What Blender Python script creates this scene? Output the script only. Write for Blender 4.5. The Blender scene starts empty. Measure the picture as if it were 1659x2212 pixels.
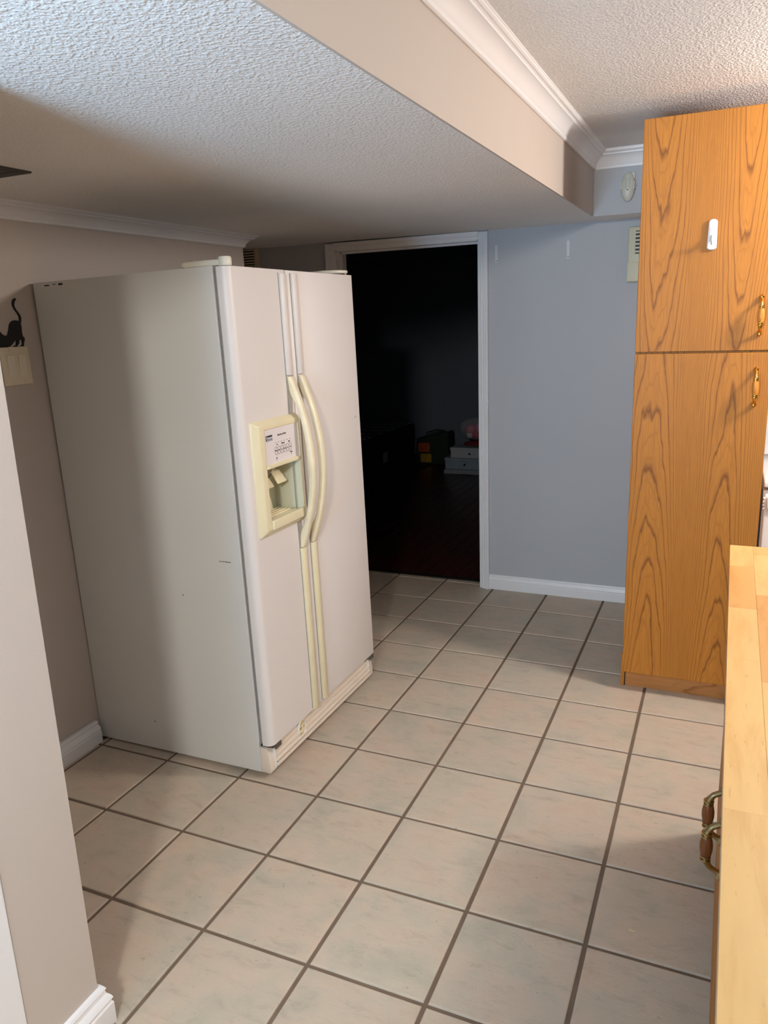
import bpy, bmesh, math, random
from mathutils import Vector, Matrix
random.seed(7)
PI = math.pi
T = 0.333            # one floor tile pitch in metres; every length below is in tiles
S = bpy.context.scene
C = S.collection

# ------------------------------------------------------------------ camera
FOC = 1662.5
cd = bpy.data.cameras.new('camera')
cam = bpy.data.objects.new('camera', cd); C.objects.link(cam)
yaw, pitch, roll = -0.4229, -0.2448, -0.0383
fw = Vector((math.sin(yaw)*math.cos(pitch), math.cos(yaw)*math.cos(pitch), math.sin(pitch)))
rt = Vector((math.cos(yaw), -math.sin(yaw), 0)); up = rt.cross(fw)
r2 = rt*math.cos(roll) + up*math.sin(roll); u2 = -rt*math.sin(roll) + up*math.cos(roll)
M = Matrix((r2, u2, -fw)).transposed().to_4x4()
M.translation = Vector((1.7589, -13.3075, 4.9357))*T
cam.matrix_world = M
cd.sensor_fit = 'HORIZONTAL'; cd.sensor_width = 36; cd.lens = 36*FOC/1659
cd.clip_start = 0.05; cd.clip_end = 60
S.camera = cam

# ------------------------------------------------------------------ world, lamps, exposure
w = bpy.data.worlds.new('world'); S.world = w; w.use_nodes = True
w.node_tree.nodes['Background'].inputs[0].default_value = (.01, .01, .01, 1)
w.node_tree.nodes['Background'].inputs[1].default_value = 1.0
S.view_settings.view_transform = 'Standard'; S.view_settings.look = 'None'
S.view_settings.gamma = 1; S.view_settings.use_curve_mapping = False
S.view_settings.exposure = -0.1

def lamp(name, kind, loc, energy, col, size, rot=None, sy=None, spread=None):
    d = bpy.data.lights.new(name, kind); d.energy = energy; d.color = col
    if kind == 'AREA':
        d.size = size*T
        if sy: d.shape = 'RECTANGLE'; d.size_y = sy*T
        if spread: d.spread = spread
    else: d.shadow_soft_size = size*T
    o = bpy.data.objects.new(name, d); C.objects.link(o)
    o.location = Vector(loc)*T
    if rot: o.rotation_euler = rot
    return o
KITCHEN = (4.4, -4.6, 6.6)
HALL = (1.75, -17.0, 6.95)
COOL = (-1.35, -16.6, 3.5)
lamp('kitchen_light', 'POINT', KITCHEN, 92, (1, .905, .835), .30)
lamp('hall_light', 'POINT', HALL, 255, (1, .97, .90), .38)
lamp('cool_light', 'AREA', COOL, 128, (.46, .72, 1), 2.4, (PI/2+1.05, 0, 0), 1.4)  # unseen cool source behind the camera, tilted up to spare the floor

# ------------------------------------------------------------------ helpers
def tag(o, label=None, cat=None, group=None, kind=None):
    if label: o['label'] = label
    if cat: o['category'] = cat
    if group: o['group'] = group
    if kind: o['kind'] = kind
    return o

def thing(name, label, cat, loc=(0, 0, 0), rot=(0, 0, 0), group=None):
    o = bpy.data.objects.new(name, None); C.objects.link(o)
    o.empty_display_size = .05
    o.location = Vector(loc)*T; o.rotation_euler = rot
    return tag(o, label, cat, group)

class MB:
    def __init__(s): s.bm = bmesh.new()
    def box(s, x0, x1, y0, y1, z0, z1, r=0, seg=2):
        b = bmesh.new()
        bmesh.ops.create_cube(b, size=1)
        for v in b.verts:
            v.co = Vector(((x0+x1)/2 + v.co.x*(x1-x0), (y0+y1)/2 + v.co.y*(y1-y0), (z0+z1)/2 + v.co.z*(z1-z0)))
        if r > 0: bmesh.ops.bevel(b, geom=b.edges[:], offset=r, segments=seg, affect='EDGES', profile=.5, clamp_overlap=True)
        s.add(b); return s
    def add(s, b, mat=None):
        if mat is not None: b.transform(mat)
        me = bpy.data.meshes.new('t'); b.to_mesh(me); b.free(); s.bm.from_mesh(me); bpy.data.meshes.remove(me)
    def prism(s, pts, axis, a0, a1, r=0, seg=2):
        """closed polygon pts (u,v) extruded on axis 0/1/2 from a0 to a1"""
        def P(u, v, a): return [(a, u, v), (u, a, v), (u, v, a)][axis]
        b = bmesh.new()
        A = [b.verts.new(P(u, v, a0)) for u, v in pts]; B = [b.verts.new(P(u, v, a1)) for u, v in pts]
        n = len(pts)
        fa = b.faces.new(A); fb = b.faces.new(B)
        for i in range(n): b.faces.new((A[i], A[(i+1) % n], B[(i+1) % n], B[i]))
        bmesh.ops.recalc_face_normals(b, faces=b.faces[:])
        if r > 0:
            es = list(set(list(fa.edges)+list(fb.edges)))
            bmesh.ops.bevel(b, geom=es, offset=r, segments=seg, affect='EDGES', profile=.5, clamp_overlap=True)
        s.add(b); return s
    def tube(s, path, rad, n=12, caps=True):
        path = [Vector(p) for p in path]
        if not hasattr(rad, '__len__'): rad = [rad]*len(path)
        b = bmesh.new(); rings = []
        ref = None
        for i, p in enumerate(path):
            t = (path[min(i+1, len(path)-1)] - path[max(i-1, 0)]).normalized()
            if ref is None: ref = Vector((0, 0, 1)) if abs(t.z) < .9 else Vector((1, 0, 0))
            x = (ref - t*ref.dot(t)).normalized(); y = t.cross(x); ref = x
            rr = rad[i]; ra, rb = rr if hasattr(rr, '__len__') else (rr, rr)
            rings.append([b.verts.new(p + x*math.cos(2*PI*k/n)*ra + y*math.sin(2*PI*k/n)*rb) for k in range(n)])
        for i in range(len(rings)-1):
            for k in range(n): b.faces.new((rings[i][k], rings[i][(k+1) % n], rings[i+1][(k+1) % n], rings[i+1][k]))
        if caps: b.faces.new(rings[0]); b.faces.new(rings[-1])
        bmesh.ops.recalc_face_normals(b, faces=b.faces[:])
        s.add(b); return s
    def lathe(s, prof, centre, axis=2, n=24, scale=(1, 1)):
        """prof: (radius, height) along axis"""
        b = bmesh.new(); rings = []
        cx = Vector(centre)
        def P(a, bb, h): return cx + Vector([(h, a, bb), (bb, h, a), (a, bb, h)][axis])
        for r, h in prof:
            rings.append([b.verts.new(P(math.cos(2*PI*k/n)*r*scale[0], math.sin(2*PI*k/n)*r*scale[1], h)) for k in range(n)])
        for i in range(len(rings)-1):
            for k in range(n): b.faces.new((rings[i][k], rings[i][(k+1) % n], rings[i+1][(k+1) % n], rings[i+1][k]))
        b.faces.new(rings[0]); b.faces.new(rings[-1])
        bmesh.ops.recalc_face_normals(b, faces=b.faces[:])
        s.add(b); return s
    def sweep(s, prof, path):
        """prof: list (d, z); path: list of ((x,y),(ox,oy)): vertex = (x+ox*d, y+oy*d, z)"""
        b = bmesh.new()
        rings = [[b.verts.new((x+ox*d, y+oy*d, z)) for d, z in prof] for (x, y), (ox, oy) in path]
        n = len(prof)
        for i in range(len(rings)-1):
            for k in range(n): b.faces.new((rings[i][k], rings[i][(k+1) % n], rings[i+1][(k+1) % n], rings[i+1][k]))
        b.faces.new(rings[0]); b.faces.new(rings[-1])
        bmesh.ops.recalc_face_normals(b, faces=b.faces[:])
        s.add(b); return s
    def build(s, name, mat, parent=None, smooth=False, org=(0, 0, 0), rot=None, loc=None, angle=35):
        s.bm.transform(Matrix.Translation(-Vector(org)))
        if rot is not None: s.bm.transform(rot)
        if loc is not None: s.bm.transform(Matrix.Translation(Vector(loc)))
        s.bm.transform(Matrix.Scale(T, 4))
        me = bpy.data.meshes.new(name); s.bm.to_mesh(me); s.bm.free()
        if mat: me.materials.append(mat)
        if smooth:
            for p in me.polygons: p.use_smooth = True
            try: me.set_sharp_from_angle(angle=math.radians(angle))
            except Exception: pass
        o = bpy.data.objects.new(name, me); C.objects.link(o)
        if parent: o.parent = parent
        return o

def struct(o): return tag(o, kind='structure')

# ------------------------------------------------------------------ materials
def srgb(r, g, b):
    f = lambda c: ((c/255)/12.92 if c/255 <= .04045 else (((c/255)+.055)/1.055)**2.4)
    return (f(r), f(g), f(b), 1)
def nmat(name):
    m = bpy.data.materials.new(name); m.use_nodes = True
    nt = m.node_tree; return m, nt, nt.nodes['Principled BSDF']
def mix(nt, fac, a, b, kind='MIX'):
    n = nt.nodes.new('ShaderNodeMix'); n.data_type = 'RGBA'; n.blend_type = kind
    for sock, v in ((n.inputs[0], fac), (n.inputs[6], a), (n.inputs[7], b)):
        if isinstance(v, bpy.types.NodeSocket): nt.links.new(v, sock)
        else: sock.default_value = v
    return n.outputs[2]
def ramp(nt, fac, stops):
    n = nt.nodes.new('ShaderNodeValToRGB'); nt.links.new(fac, n.inputs[0])
    e = n.color_ramp.elements
    while len(e) < len(stops): e.new(.5)
    for i, (p, c) in enumerate(stops): e[i].position = p; e[i].color = c if hasattr(c, '__len__') else (c, c, c, 1)
    return n.outputs[0]
def math_(nt, op, a, b=None):
    n = nt.nodes.new('ShaderNodeMath'); n.operation = op
    for i, v in enumerate((a, b)):
        if v is None: continue
        if isinstance(v, bpy.types.NodeSocket): nt.links.new(v, n.inputs[i])
        else: n.inputs[i].default_value = v
    return n.outputs[0]
def coords(nt, scale=(1, 1, 1), rand=False):
    tc = nt.nodes.new('ShaderNodeTexCoord'); src = tc.outputs['Object']
    if rand:
        oi = nt.nodes.new('ShaderNodeObjectInfo')
        m_ = nt.nodes.new('ShaderNodeVectorMath'); m_.operation = 'SCALE'
        cx = nt.nodes.new('ShaderNodeCombineXYZ')
        nt.links.new(math_(nt, 'MULTIPLY', oi.outputs['Random'], 37.0), cx.inputs[0])
        nt.links.new(math_(nt, 'MULTIPLY', oi.outputs['Random'], 91.0), cx.inputs[1])
        nt.links.new(math_(nt, 'MULTIPLY', oi.outputs['Random'], 53.0), cx.inputs[2])
        a = nt.nodes.new('ShaderNodeVectorMath'); a.operation = 'ADD'
        nt.links.new(src, a.inputs[0]); nt.links.new(cx.outputs[0], a.inputs[1]); src = a.outputs[0]
    mp = nt.nodes.new('ShaderNodeMapping'); nt.links.new(src, mp.inputs[0]); mp.inputs['Scale'].default_value = scale
    return mp.outputs[0]
def noise(nt, vec, scale, detail=3, rough=.5, dist=0):
    n = nt.nodes.new('ShaderNodeTexNoise'); nt.links.new(vec, n.inputs['Vector'])
    n.inputs['Scale'].default_value = scale; n.inputs['Detail'].default_value = detail
    n.inputs['Roughness'].default_value = rough; n.inputs['Distortion'].default_value = dist
    return n.outputs[0]
def bump(nt, bs, height, strength, dist):
    n = nt.nodes.new('ShaderNodeBump'); nt.links.new(height, n.inputs['Height'])
    n.inputs['Strength'].default_value = strength; n.inputs['Distance'].default_value = dist
    nt.links.new(n.outputs[0], bs.inputs['Normal']); return n
def plain(name, col, rough=.5, metal=0, var=.04, vs=6, bs_=0, bscale=200, spec=.5, coat=0):
    m, nt, bs = nmat(name)
    v = coords(nt)
    f = ramp(nt, noise(nt, v, vs, 3), [(.3, 1-var), (.7, 1.0)])
    nt.links.new(mix(nt, 1.0, col, f, 'MULTIPLY'), bs.inputs['Base Color'])
    bs.inputs['Roughness'].default_value = rough; bs.inputs['Metallic'].default_value = metal
    bs.inputs['Specular IOR Level'].default_value = spec; bs.inputs['Coat Weight'].default_value = coat
    if bs_: bump(nt, bs, noise(nt, v, bscale, 2), bs_, .001)
    return m

WALL = plain('wall_paint', srgb(194, 184, 175), .6, var=.03, vs=1.5, bs_=.15, bscale=260, spec=.3)
WALLB = plain('wall_paint_cool_lit', srgb(182, 184, 188), .6, var=.03, vs=1.5, bs_=.15, bscale=260, spec=.3)  # wall paint with the cool light on back wall and bulkhead tinted in
FARWALL = plain('dark_unseen_wall', srgb(84, 74, 66), .7, var=.03, vs=1.5)  # unseen walls, darkened to cut bounce light into the shadows
TRIM = plain('trim_paint', srgb(232, 231, 232), .35, var=.03, vs=5)
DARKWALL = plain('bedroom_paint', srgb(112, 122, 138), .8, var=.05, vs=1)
WHITE = plain('appliance_enamel', srgb(226, 219, 215), .42, var=.02, vs=3, bs_=.10, bscale=420)
SIDE = plain('cabinet_enamel', srgb(216, 216, 211), .5, var=.03, vs=2, bs_=.12, bscale=420)
CREAM = plain('yellowed_plastic', srgb(233, 222, 187), .35, var=.05, vs=9)
CREAM2 = plain('yellowed_handle', srgb(240, 228, 196), .33, var=.12, vs=16)
PALE = plain('ivory_plastic', srgb(226, 222, 206), .35, var=.03)
PANEL = plain('control_panel_film', srgb(232, 224, 224), .3, var=.02)
GASKET = plain('gasket_rubber', srgb(150, 152, 146), .6)
DARK = plain('dark_plastic', srgb(22, 21, 20), .5)
STEEL = plain('hinge_steel', srgb(120, 116, 110), .4, metal=.8)
BRASS = plain('polished_brass', srgb(226, 180, 88), .18, metal=1, var=.1, vs=60)
ABRASS = plain('antique_brass', srgb(170, 152, 112), .28, metal=1, var=.2, vs=60)
SWITCH = plain('switch_plastic', srgb(228, 216, 190), .4)
BLACK = plain('black_vinyl', srgb(8, 8, 8), .5)
INK = plain('printed_ink', srgb(40, 38, 42), .5)
HOOK = plain('hook_plastic', srgb(212, 212, 216), .3)
GREEN_STAIN = plain('stained_cap', srgb(222, 200, 120), .4, var=.35, vs=60)
GLOSS = plain('range_enamel', srgb(240, 240, 242), .12, var=.01)
GROUT = plain('grout', srgb(112, 94, 78), .85, var=.2, vs=14, bs_=.3, bscale=150)
CLOTH = plain('dark_clothes', srgb(60, 62, 70), .9)
SKIN = plain('skin', srgb(190, 140, 115), .6)

def stucco(name, col):
    m, nt, bs = nmat(name)
    v = coords(nt)
    n1 = noise(nt, v, 120, 1.0, .5, 0); n2 = noise(nt, v, 48, 2, .5)
    h = math_(nt, 'ADD', ramp(nt, n1, [(.40, 0.0), (.66, 1.0)]), math_(nt, 'MULTIPLY', n2, .5))
    nt.links.new(mix(nt, 1.0, col, ramp(nt, noise(nt, v, 2.2, 3), [(.3, .95), (.7, 1.0)]), 'MULTIPLY'), bs.inputs['Base Color'])
    bs.inputs['Roughness'].default_value = .75
    bump(nt, bs, h, .5, .0035)
    return m
STUCCO = stucco('stucco_ceiling', srgb(232, 229, 226))

def tile_mat():
    m, nt, bs = nmat('ceramic_slate_tile')
    v = coords(nt, rand=True)
    base = ramp(nt, noise(nt, v, 5.5, 5, .6, .3), [(.30, srgb(176, 168, 152)), (.45, srgb(187, 175, 158)), (.56, srgb(194, 177, 159)), (.68, srgb(192, 172, 154)), (.8, srgb(204, 188, 166))])
    fine = ramp(nt, noise(nt, coords(nt, (.6, 1.5, 1), rand=True), 17, 6, .74, .5), [(.30, .80), (.46, .97), (.6, 1.0), (.78, 1.06)])
    col = mix(nt, 1.0, base, fine, 'MULTIPLY')
    oi = nt.nodes.new('ShaderNodeObjectInfo')
    col = mix(nt, 1.0, col, ramp(nt, oi.outputs['Random'], [(0, (.93, .935, .93, 1)), (.5, (1, .985, .96, 1)), (1, (.97, .99, .985, 1))]), 'MULTIPLY')
    spots = ramp(nt, noise(nt, v, 60, 2, .5), [(.70, 0.0), (.76, 1.0)])
    col = mix(nt, math_(nt, 'MULTIPLY', spots, .35), col, srgb(120, 100, 80))
    nt.links.new(col, bs.inputs['Base Color'])
    bs.inputs['Roughness'].default_value = .42; bs.inputs['Specular IOR Level'].default_value = .4
    vs = coords(nt, (1, 1.7, 1), rand=True)
    cleft = ramp(nt, noise(nt, vs, 13, 4, .6, 1.5), [(.50, 0.0), (.56, .6), (.62, .5), (.8, 1.0)])
    h = math_(nt, 'ADD', cleft, math_(nt, 'MULTIPLY', noise(nt, v, 45, 3, .6), .5))
    bump(nt, bs, h, .22, .0020)
    return m
TILE = tile_mat()

def oak(name, light, dark, k=7.0, freq=9.0, warp=1.5, zs=.16, ns=3.0, pores=.5, rough=.34, axis=2, cathedral=0):
    """contours of a tall smooth field give cathedral grain"""
    m, nt, bs = nmat(name)
    sc = [1, 1, 1]; sc[axis] = zs
    v = coords(nt, tuple(sc), rand=True)
    sep = nt.nodes.new('ShaderNodeSeparateXYZ'); nt.links.new(v, sep.inputs[0])
    lin = math_(nt, 'ADD', math_(nt, 'MULTIPLY', sep.outputs[0], k), math_(nt, 'MULTIPLY', sep.outputs[1 if axis == 2 else 2], k*.6))
    fld = math_(nt, 'MULTIPLY', noise(nt, v, ns, 1.5, .4), warp*freq)
    fld = math_(nt, 'ADD', fld, lin)
    if cathedral:
        # nested tall parabolas around two growth centres across the door
        vo = coords(nt); so = nt.nodes.new('ShaderNodeSeparateXYZ'); nt.links.new(vo, so.inputs[0])
        vz = coords(nt, (1, 1, .16))
        wob = math_(nt, 'MULTIPLY', math_(nt, 'SUBTRACT', noise(nt, vz, 3.5, 1, .5), .5), .16)
        u = math_(nt, 'SUBTRACT', math_(nt, 'FRACT', math_(nt, 'ADD', math_(nt, 'DIVIDE', math_(nt, 'ADD', math_(nt, 'ADD', so.outputs[0], wob), .173), .30), .5)), .5)
        u2 = math_(nt, 'MULTIPLY', math_(nt, 'MULTIPLY', u, u), 50.0)
        fld = math_(nt, 'ADD', u2, math_(nt, 'MULTIPLY', so.outputs[2], 3.6*cathedral))
        fld = math_(nt, 'ADD', fld, math_(nt, 'MULTIPLY', noise(nt, vz, 5, 2, .5), 5.0))
        fld = math_(nt, 'ADD', fld, math_(nt, 'MULTIPLY', noise(nt, vz, 26, 2, .5), .75))
    else:
        fld = math_(nt, 'ADD', fld, math_(nt, 'MULTIPLY', noise(nt, v, 11, 2, .5), 3.2))
    fld = math_(nt, 'ADD', fld, math_(nt, 'MULTIPLY', noise(nt, v, 70, 2, .5), .30))
    fine = ramp(nt, math_(nt, 'FRACT', math_(nt, 'MULTIPLY', fld, 2.37)), [(0.0, 1.0), (.14, .4), (.3, 0.0), (.9, 0.0), (1.0, .9)])
    fr = math_(nt, 'FRACT', fld)
    line = ramp(nt, fr, [(0.0, 1.0), (.08, .55), (.16, .12), (.90, 0.0), (1.0, .9)])
    sp = [170, 170, 170]; sp[axis] = 5
    vp = coords(nt, tuple(sp), rand=True)
    pore = ramp(nt, noise(nt, vp, 1.6, 2, .6), [(.42, 0.0), (.64, 1.0)])
    line = math_(nt, 'MAXIMUM', line, math_(nt, 'MULTIPLY', fine, .38))
    fac = math_(nt, 'MAXIMUM', math_(nt, 'MULTIPLY', line, .80), math_(nt, 'MULTIPLY', pore, .30*pores*2))
    col = mix(nt, fac, light, dark)
    tone = ramp(nt, noise(nt, v, 2.2, 2), [(.3, (.9, .88, .84, 1)), (.7, (1.04, 1.02, 1, 1))])
    nt.links.new(mix(nt, 1.0, col, tone, 'MULTIPLY'), bs.inputs['Base Color'])
    bs.inputs['Roughness'].default_value = rough
    bs.inputs['Specular IOR Level'].default_value = .28
    bump(nt, bs, fac, .12, .001)
    return m
OAK = oak('oak_veneer', srgb(182, 120, 45), srgb(96, 52, 15), rough=.5, pores=.4, k=30, freq=9, warp=4.4, zs=.09, ns=2.7)
OAKUP = oak('oak_veneer_upper', srgb(182, 120, 45), srgb(96, 52, 15), rough=.5, pores=.4, cathedral=-1)
OAKLOW = oak('oak_veneer_lower', srgb(182, 120, 45), srgb(96, 52, 15), rough=.5, pores=.4, cathedral=1)
OAKD = oak('oak_board', srgb(186, 130, 76), srgb(124, 76, 36), axis=0, k=10)
OAKG = oak('dark_oak_grip', srgb(112, 64, 32), srgb(70, 38, 18), k=120, freq=6)
OAKG2 = oak('oak_grip', srgb(206, 140, 64), srgb(150, 88, 30), k=120, freq=6)
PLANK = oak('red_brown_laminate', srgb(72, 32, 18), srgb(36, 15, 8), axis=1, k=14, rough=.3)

def maple():
    m, nt, bs = nmat('maple_butcher_block')
    oi = nt.nodes.new('ShaderNodeObjectInfo')
    base = ramp(nt, oi.outputs['Random'], [(0, srgb(208, 150, 84)), (.35, srgb(218, 168, 100)), (.7, srgb(222, 178, 112)), (1, srgb(212, 156, 90))])
    v = coords(nt, (22, 3, 22), rand=True)
    g = ramp(nt, noise(nt, v, 1.2, 4, .6, .5), [(.3, (.88, .78, .66, 1)), (.52, (1, 1, 1, 1)), (.8, (1.05, 1.05, 1.04, 1))])
    col = mix(nt, 1.0, base, g, 'MULTIPLY')
    v2 = coords(nt, (90, 16, 90), rand=True)
    fl = ramp(nt, noise(nt, v2, 1.5, 2, .6), [(.66, 0.0), (.74, 1.0)])
    col = mix(nt, math_(nt, 'MULTIPLY', fl, .35), col, srgb(170, 120, 70))
    nt.links.new(col, bs.inputs['Base Color']); bs.inputs['Roughness'].default_value = .4
    return m
MAPLE = maple()

# ------------------------------------------------------------------ floor and ceilings
floor = struct(MB().box(-7.4, 6.7, -19.3, .15, -.5, -.013).build('floor', GROUT))
G = .017
def tile_mesh(x0, x1, y0, y1):
    b = MB().box(x0, x1, y0, y1, -.05, 0, 0)
    vs = b.bm
    es = [e for e in vs.edges if all(abs(v.co.z) < 1e-6 for v in e.verts)]
    bmesh.ops.bevel(vs, geom=es, offset=.012, segments=2, affect='EDGES', profile=.5)
    return b
full = None
for r in range(-1, 19):
    for c in range(-7, 7):
        x0, x1 = max(c+G, -5.06 if r > 2 or r < -1 else -7.2), min(c+1-G, 6.5)
        if r >= 10: x0 = max(c+G, -5.06)
        y1, y0 = min(-r-G, .14 if r < 0 else 99), max(-r-1+G, -19)
        if r == -1: y0, y1, x0, x1 = G, .14, max(x0, -4.95), min(x1, -2.245)
        if r == 0: y1 = min(y1, -G)
        if x1-x0 < .03 or y1-y0 < .03: continue
        if r > 14 and (c < -4 or c > 4): continue
        isfull = x1-x0 > 1-2*G-1e-4 and y1-y0 > 1-2*G-1e-4
        cx, cy = (x0+x1)/2, (y0+y1)/2
        if isfull and full:
            o = bpy.data.objects.new('tile', full)
            C.objects.link(o); o.parent = floor
        else:
            o = tile_mesh(x0-cx, x1-cx, y0-cy, y1-cy).build('tile', TILE, floor)
            if isfull: full = o.data
        o.location = Vector((cx, cy, 0))*T

def ss(a, b, x):
    t = max(0, min(1, (x-a)/(b-a))); return t*t*(3-2*t)
ZC, ZU = 6.315, 7.19
XB, YB, YK = -.24, -.12, -.88
def ceil_z(x, y):
    z = ZC - .045*ss(-4.0, -5.0, x)*ss(-1.0, -2.8, y)
    z += .02*ss(-2.4, -4.6, x)*ss(-2.5, -.3, y)
    return z
b = MB(); nx, ny = 28, 60
xs = [-7.4 + (XB+7.4)*i/nx for i in range(nx+1)]; ys = [-19.3 + 19.2*j/ny for j in range(ny+1)]
lo = [[b.bm.verts.new((x, y, ceil_z(x, y))) for y in ys] for x in xs]
hi = [[b.bm.verts.new((x, y, ZU+.3)) for y in ys] for x in xs]
for i in range(nx):
    for j in range(ny):
        b.bm.faces.new((lo[i][j], lo[i+1][j], lo[i+1][j+1], lo[i][j+1]))
        b.bm.faces.new((hi[i][j], hi[i][j+1], hi[i+1][j+1], hi[i+1][j]))
for j in range(ny):
    b.bm.faces.new((lo[0][j], lo[0][j+1], hi[0][j+1], hi[0][j])); b.bm.faces.new((lo[nx][j], hi[nx][j], hi[nx][j+1], lo[nx][j+1]))
for i in range(nx):
    b.bm.faces.new((lo[i][0], hi[i][0], hi[i+1][0], lo[i+1][0])); b.bm.faces.new((lo[i][ny], lo[i+1][ny], hi[i+1][ny], hi[i][ny]))
bmesh.ops.recalc_face_normals(b.bm, faces=b.bm.faces[:])
struct(b.build('ceiling', STUCCO, smooth=True))
struct(MB().box(XB, 6.7, -19.3, .3, ZU, ZU+.3).build('ceiling', STUCCO))
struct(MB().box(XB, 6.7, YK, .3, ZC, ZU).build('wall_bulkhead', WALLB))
# underside of the bulkhead carries the ceiling texture
struct(MB().box(XB, 6.7, YK+.012, YB, ZC-.004, ZC+.02).build('ceiling', STUCCO))
# side of the lower ceiling box, painted like the walls
struct(MB().box(XB-.02, XB+.002, -19.3, YK+.001, ZC-.002, ZU).build('wall_soffit', WALL))

# ------------------------------------------------------------------ walls
XL = -5.08
DX0, DX1, DZ = -4.96, -2.237, 6.185       # doorway
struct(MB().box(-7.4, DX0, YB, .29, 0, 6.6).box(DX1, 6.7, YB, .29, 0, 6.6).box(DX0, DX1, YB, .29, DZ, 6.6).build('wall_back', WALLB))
LW = lambda z: -5.13 - .022*z            # the left wall is a little out of plumb
YE = -2.66                              # where it ends in an outside corner
struct(MB().prism([(LW(0), 0), (LW(6.6), 6.6), (-5.6, 6.6), (-5.6, 0)], 1, -10.03, YE).build('wall_left', WALL))
struct(MB().box(-7.4, -5.6, YE-.25, YE, 0, 6.6).box(-7.4, -7.2, YE, YB, 0, 6.6).build('wall_alcove', WALL))
struct(MB().box(-5.6, -2.13, -10.605, -10.03, 0, 6.6).build('wall_partition', WALL))
struct(MB().box(-5.35, XL, -19.3, -10.605, 0, 6.6).build('wall_side', FARWALL))
struct(MB().box(6.5, 6.7, -19.3, YB, 0, 7.4).build('wall_right', FARWALL))
struct(MB().box(-5.35, 6.7, -19.3, -19.0, 0, 7.4).build('wall_front', FARWALL))
struct(MB().box(-2.32, -2.122, -11.4, -10.607, 0, 6.3, .012).build('trim_1', TRIM))

# crown mouldings: profile as (out, below ceiling)
def crown(z0, h, p):
    pr = [(0, 0), (0, -1), (.10, -1), (.17, -.95), (.19, -.88), (.15, -.82), (.20, -.76), (.26, -.64), (.36, -.50), (.50, -.38), (.64, -.31),
          (.72, -.29), (.74, -.22), (.80, -.18), (.88, -.17), (.95, -.12), (.97, -.06), (1.0, -.05), (1.0, 0)]
    return [(d*p, z0+z*h) for d, z in pr]
cp = crown(ZU, .25, .19)
struct(MB().sweep(cp, [((XB, -19), (1, 0)), ((XB, YK), (1, -1))]).build('trim_2', TRIM, smooth=True, angle=28))
struct(MB().sweep(cp, [((XB, YK), (1, -1)), ((6.5, YK), (0, -1))]).build('trim_3', TRIM, smooth=True, angle=28))
cl = crown(6.272, .175, .2)
XC = LW(6.2)
struct(MB().sweep(cl, [((XC, -10.03), (1, 0)), ((XC, YE), (1, 1)), ((-7.2, YE), (0, 1))]).build('trim_4', TRIM, smooth=True, angle=28))

# baseboards
def base_prof(h=.275, t=.045):
    return [(0, 0), (t, 0), (t, h*.52), (t*.86, h*.56), (t*.86, h*.60), (t, h*.64), (t*.86, h*.72), (t*.55, h*.80), (t*.48, h*.88), (t*.6, h*.92), (t*.45, h*.985), (t*.2, h), (0, h)]
bp = base_prof()
struct(MB().sweep(bp, [((-2.067, YB), (0, -1)), ((6.5, YB), (0, -1))]).build('baseboard_back', TRIM, smooth=True, angle=28))
bl = [(d*2, z) for d, z in bp]
struct(MB().sweep(bl, [((-5.13, -10.0), (1, 0)), ((-5.13, -6.94), (1, 0))]).build('baseboard_left', TRIM, smooth=True, angle=28))
struct(MB().sweep(bp, [((-5.13, -4.15), (1, 0)), ((-5.13, YE), (1, 1)), ((-7.2, YE), (0, 1))]).build('baseboard_alcove', TRIM, smooth=True, angle=28))
bq = [(d*1.5, z*1.2) for d, z in bp]
struct(MB().sweep(bq, [((-2.13, -10.605), (1, 0)), ((-2.13, -10.03), (1, 1)), ((-5.04, -10.03), (0, 1))]).build('baseboard_partition', TRIM, smooth=True, angle=28))

# doorway to the bedroom
CW = .17
def casing_prof(): return [(0, 0), (0, .028), (.10, .034), (.22, .034), (.26, .05), (.34, .056), (.42, .05), (.46, .058), (.62, .066), (.8, .07), (.84, .078), (.96, .078), (1, .07), (1, 0)]
door = MB()
for x, sgn in ((DX0, -1), (DX1, 1)):
    pts = [(x+sgn*u*CW, YB-.001-d) for u, d in casing_prof()]
    door.prism(pts, 2, 0, 6.30)
pts = [(YB-.001-d, DZ+u*CW) for u, d in casing_prof()]
pts = [(y, min(z, 6.31)) for y, z in pts]
door.prism(pts, 0, DX0-.001, DX1+.001)
struct(door.build('door_1', TRIM, smooth=True, angle=20))
jb = MB()
jb.box(DX0-.001, DX0+.02, YB-.005, .295, 0, DZ).box(DX1-.02, DX1+.001, YB-.005, .295, 0, DZ).box(DX0, DX1, YB-.005, .295, DZ-.02, DZ+.001)
jb.box(DX0+.02, DX0+.055, .04, .12, 0, DZ-.02, .005).box(DX1-.055, DX1-.02, .04, .12, 0, DZ-.02, .005).box(DX0+.02, DX1-.02, .04, .12, DZ-.055, DZ-.02, .005)
struct(jb.build('door_1_jamb', TRIM))
struct(MB().box(DX0+.02, DX1-.02, .13, .30, -.03, .012, .01).build('door_1_sill', plain('dark_threshold', srgb(30, 24, 20), .5)))

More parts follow.
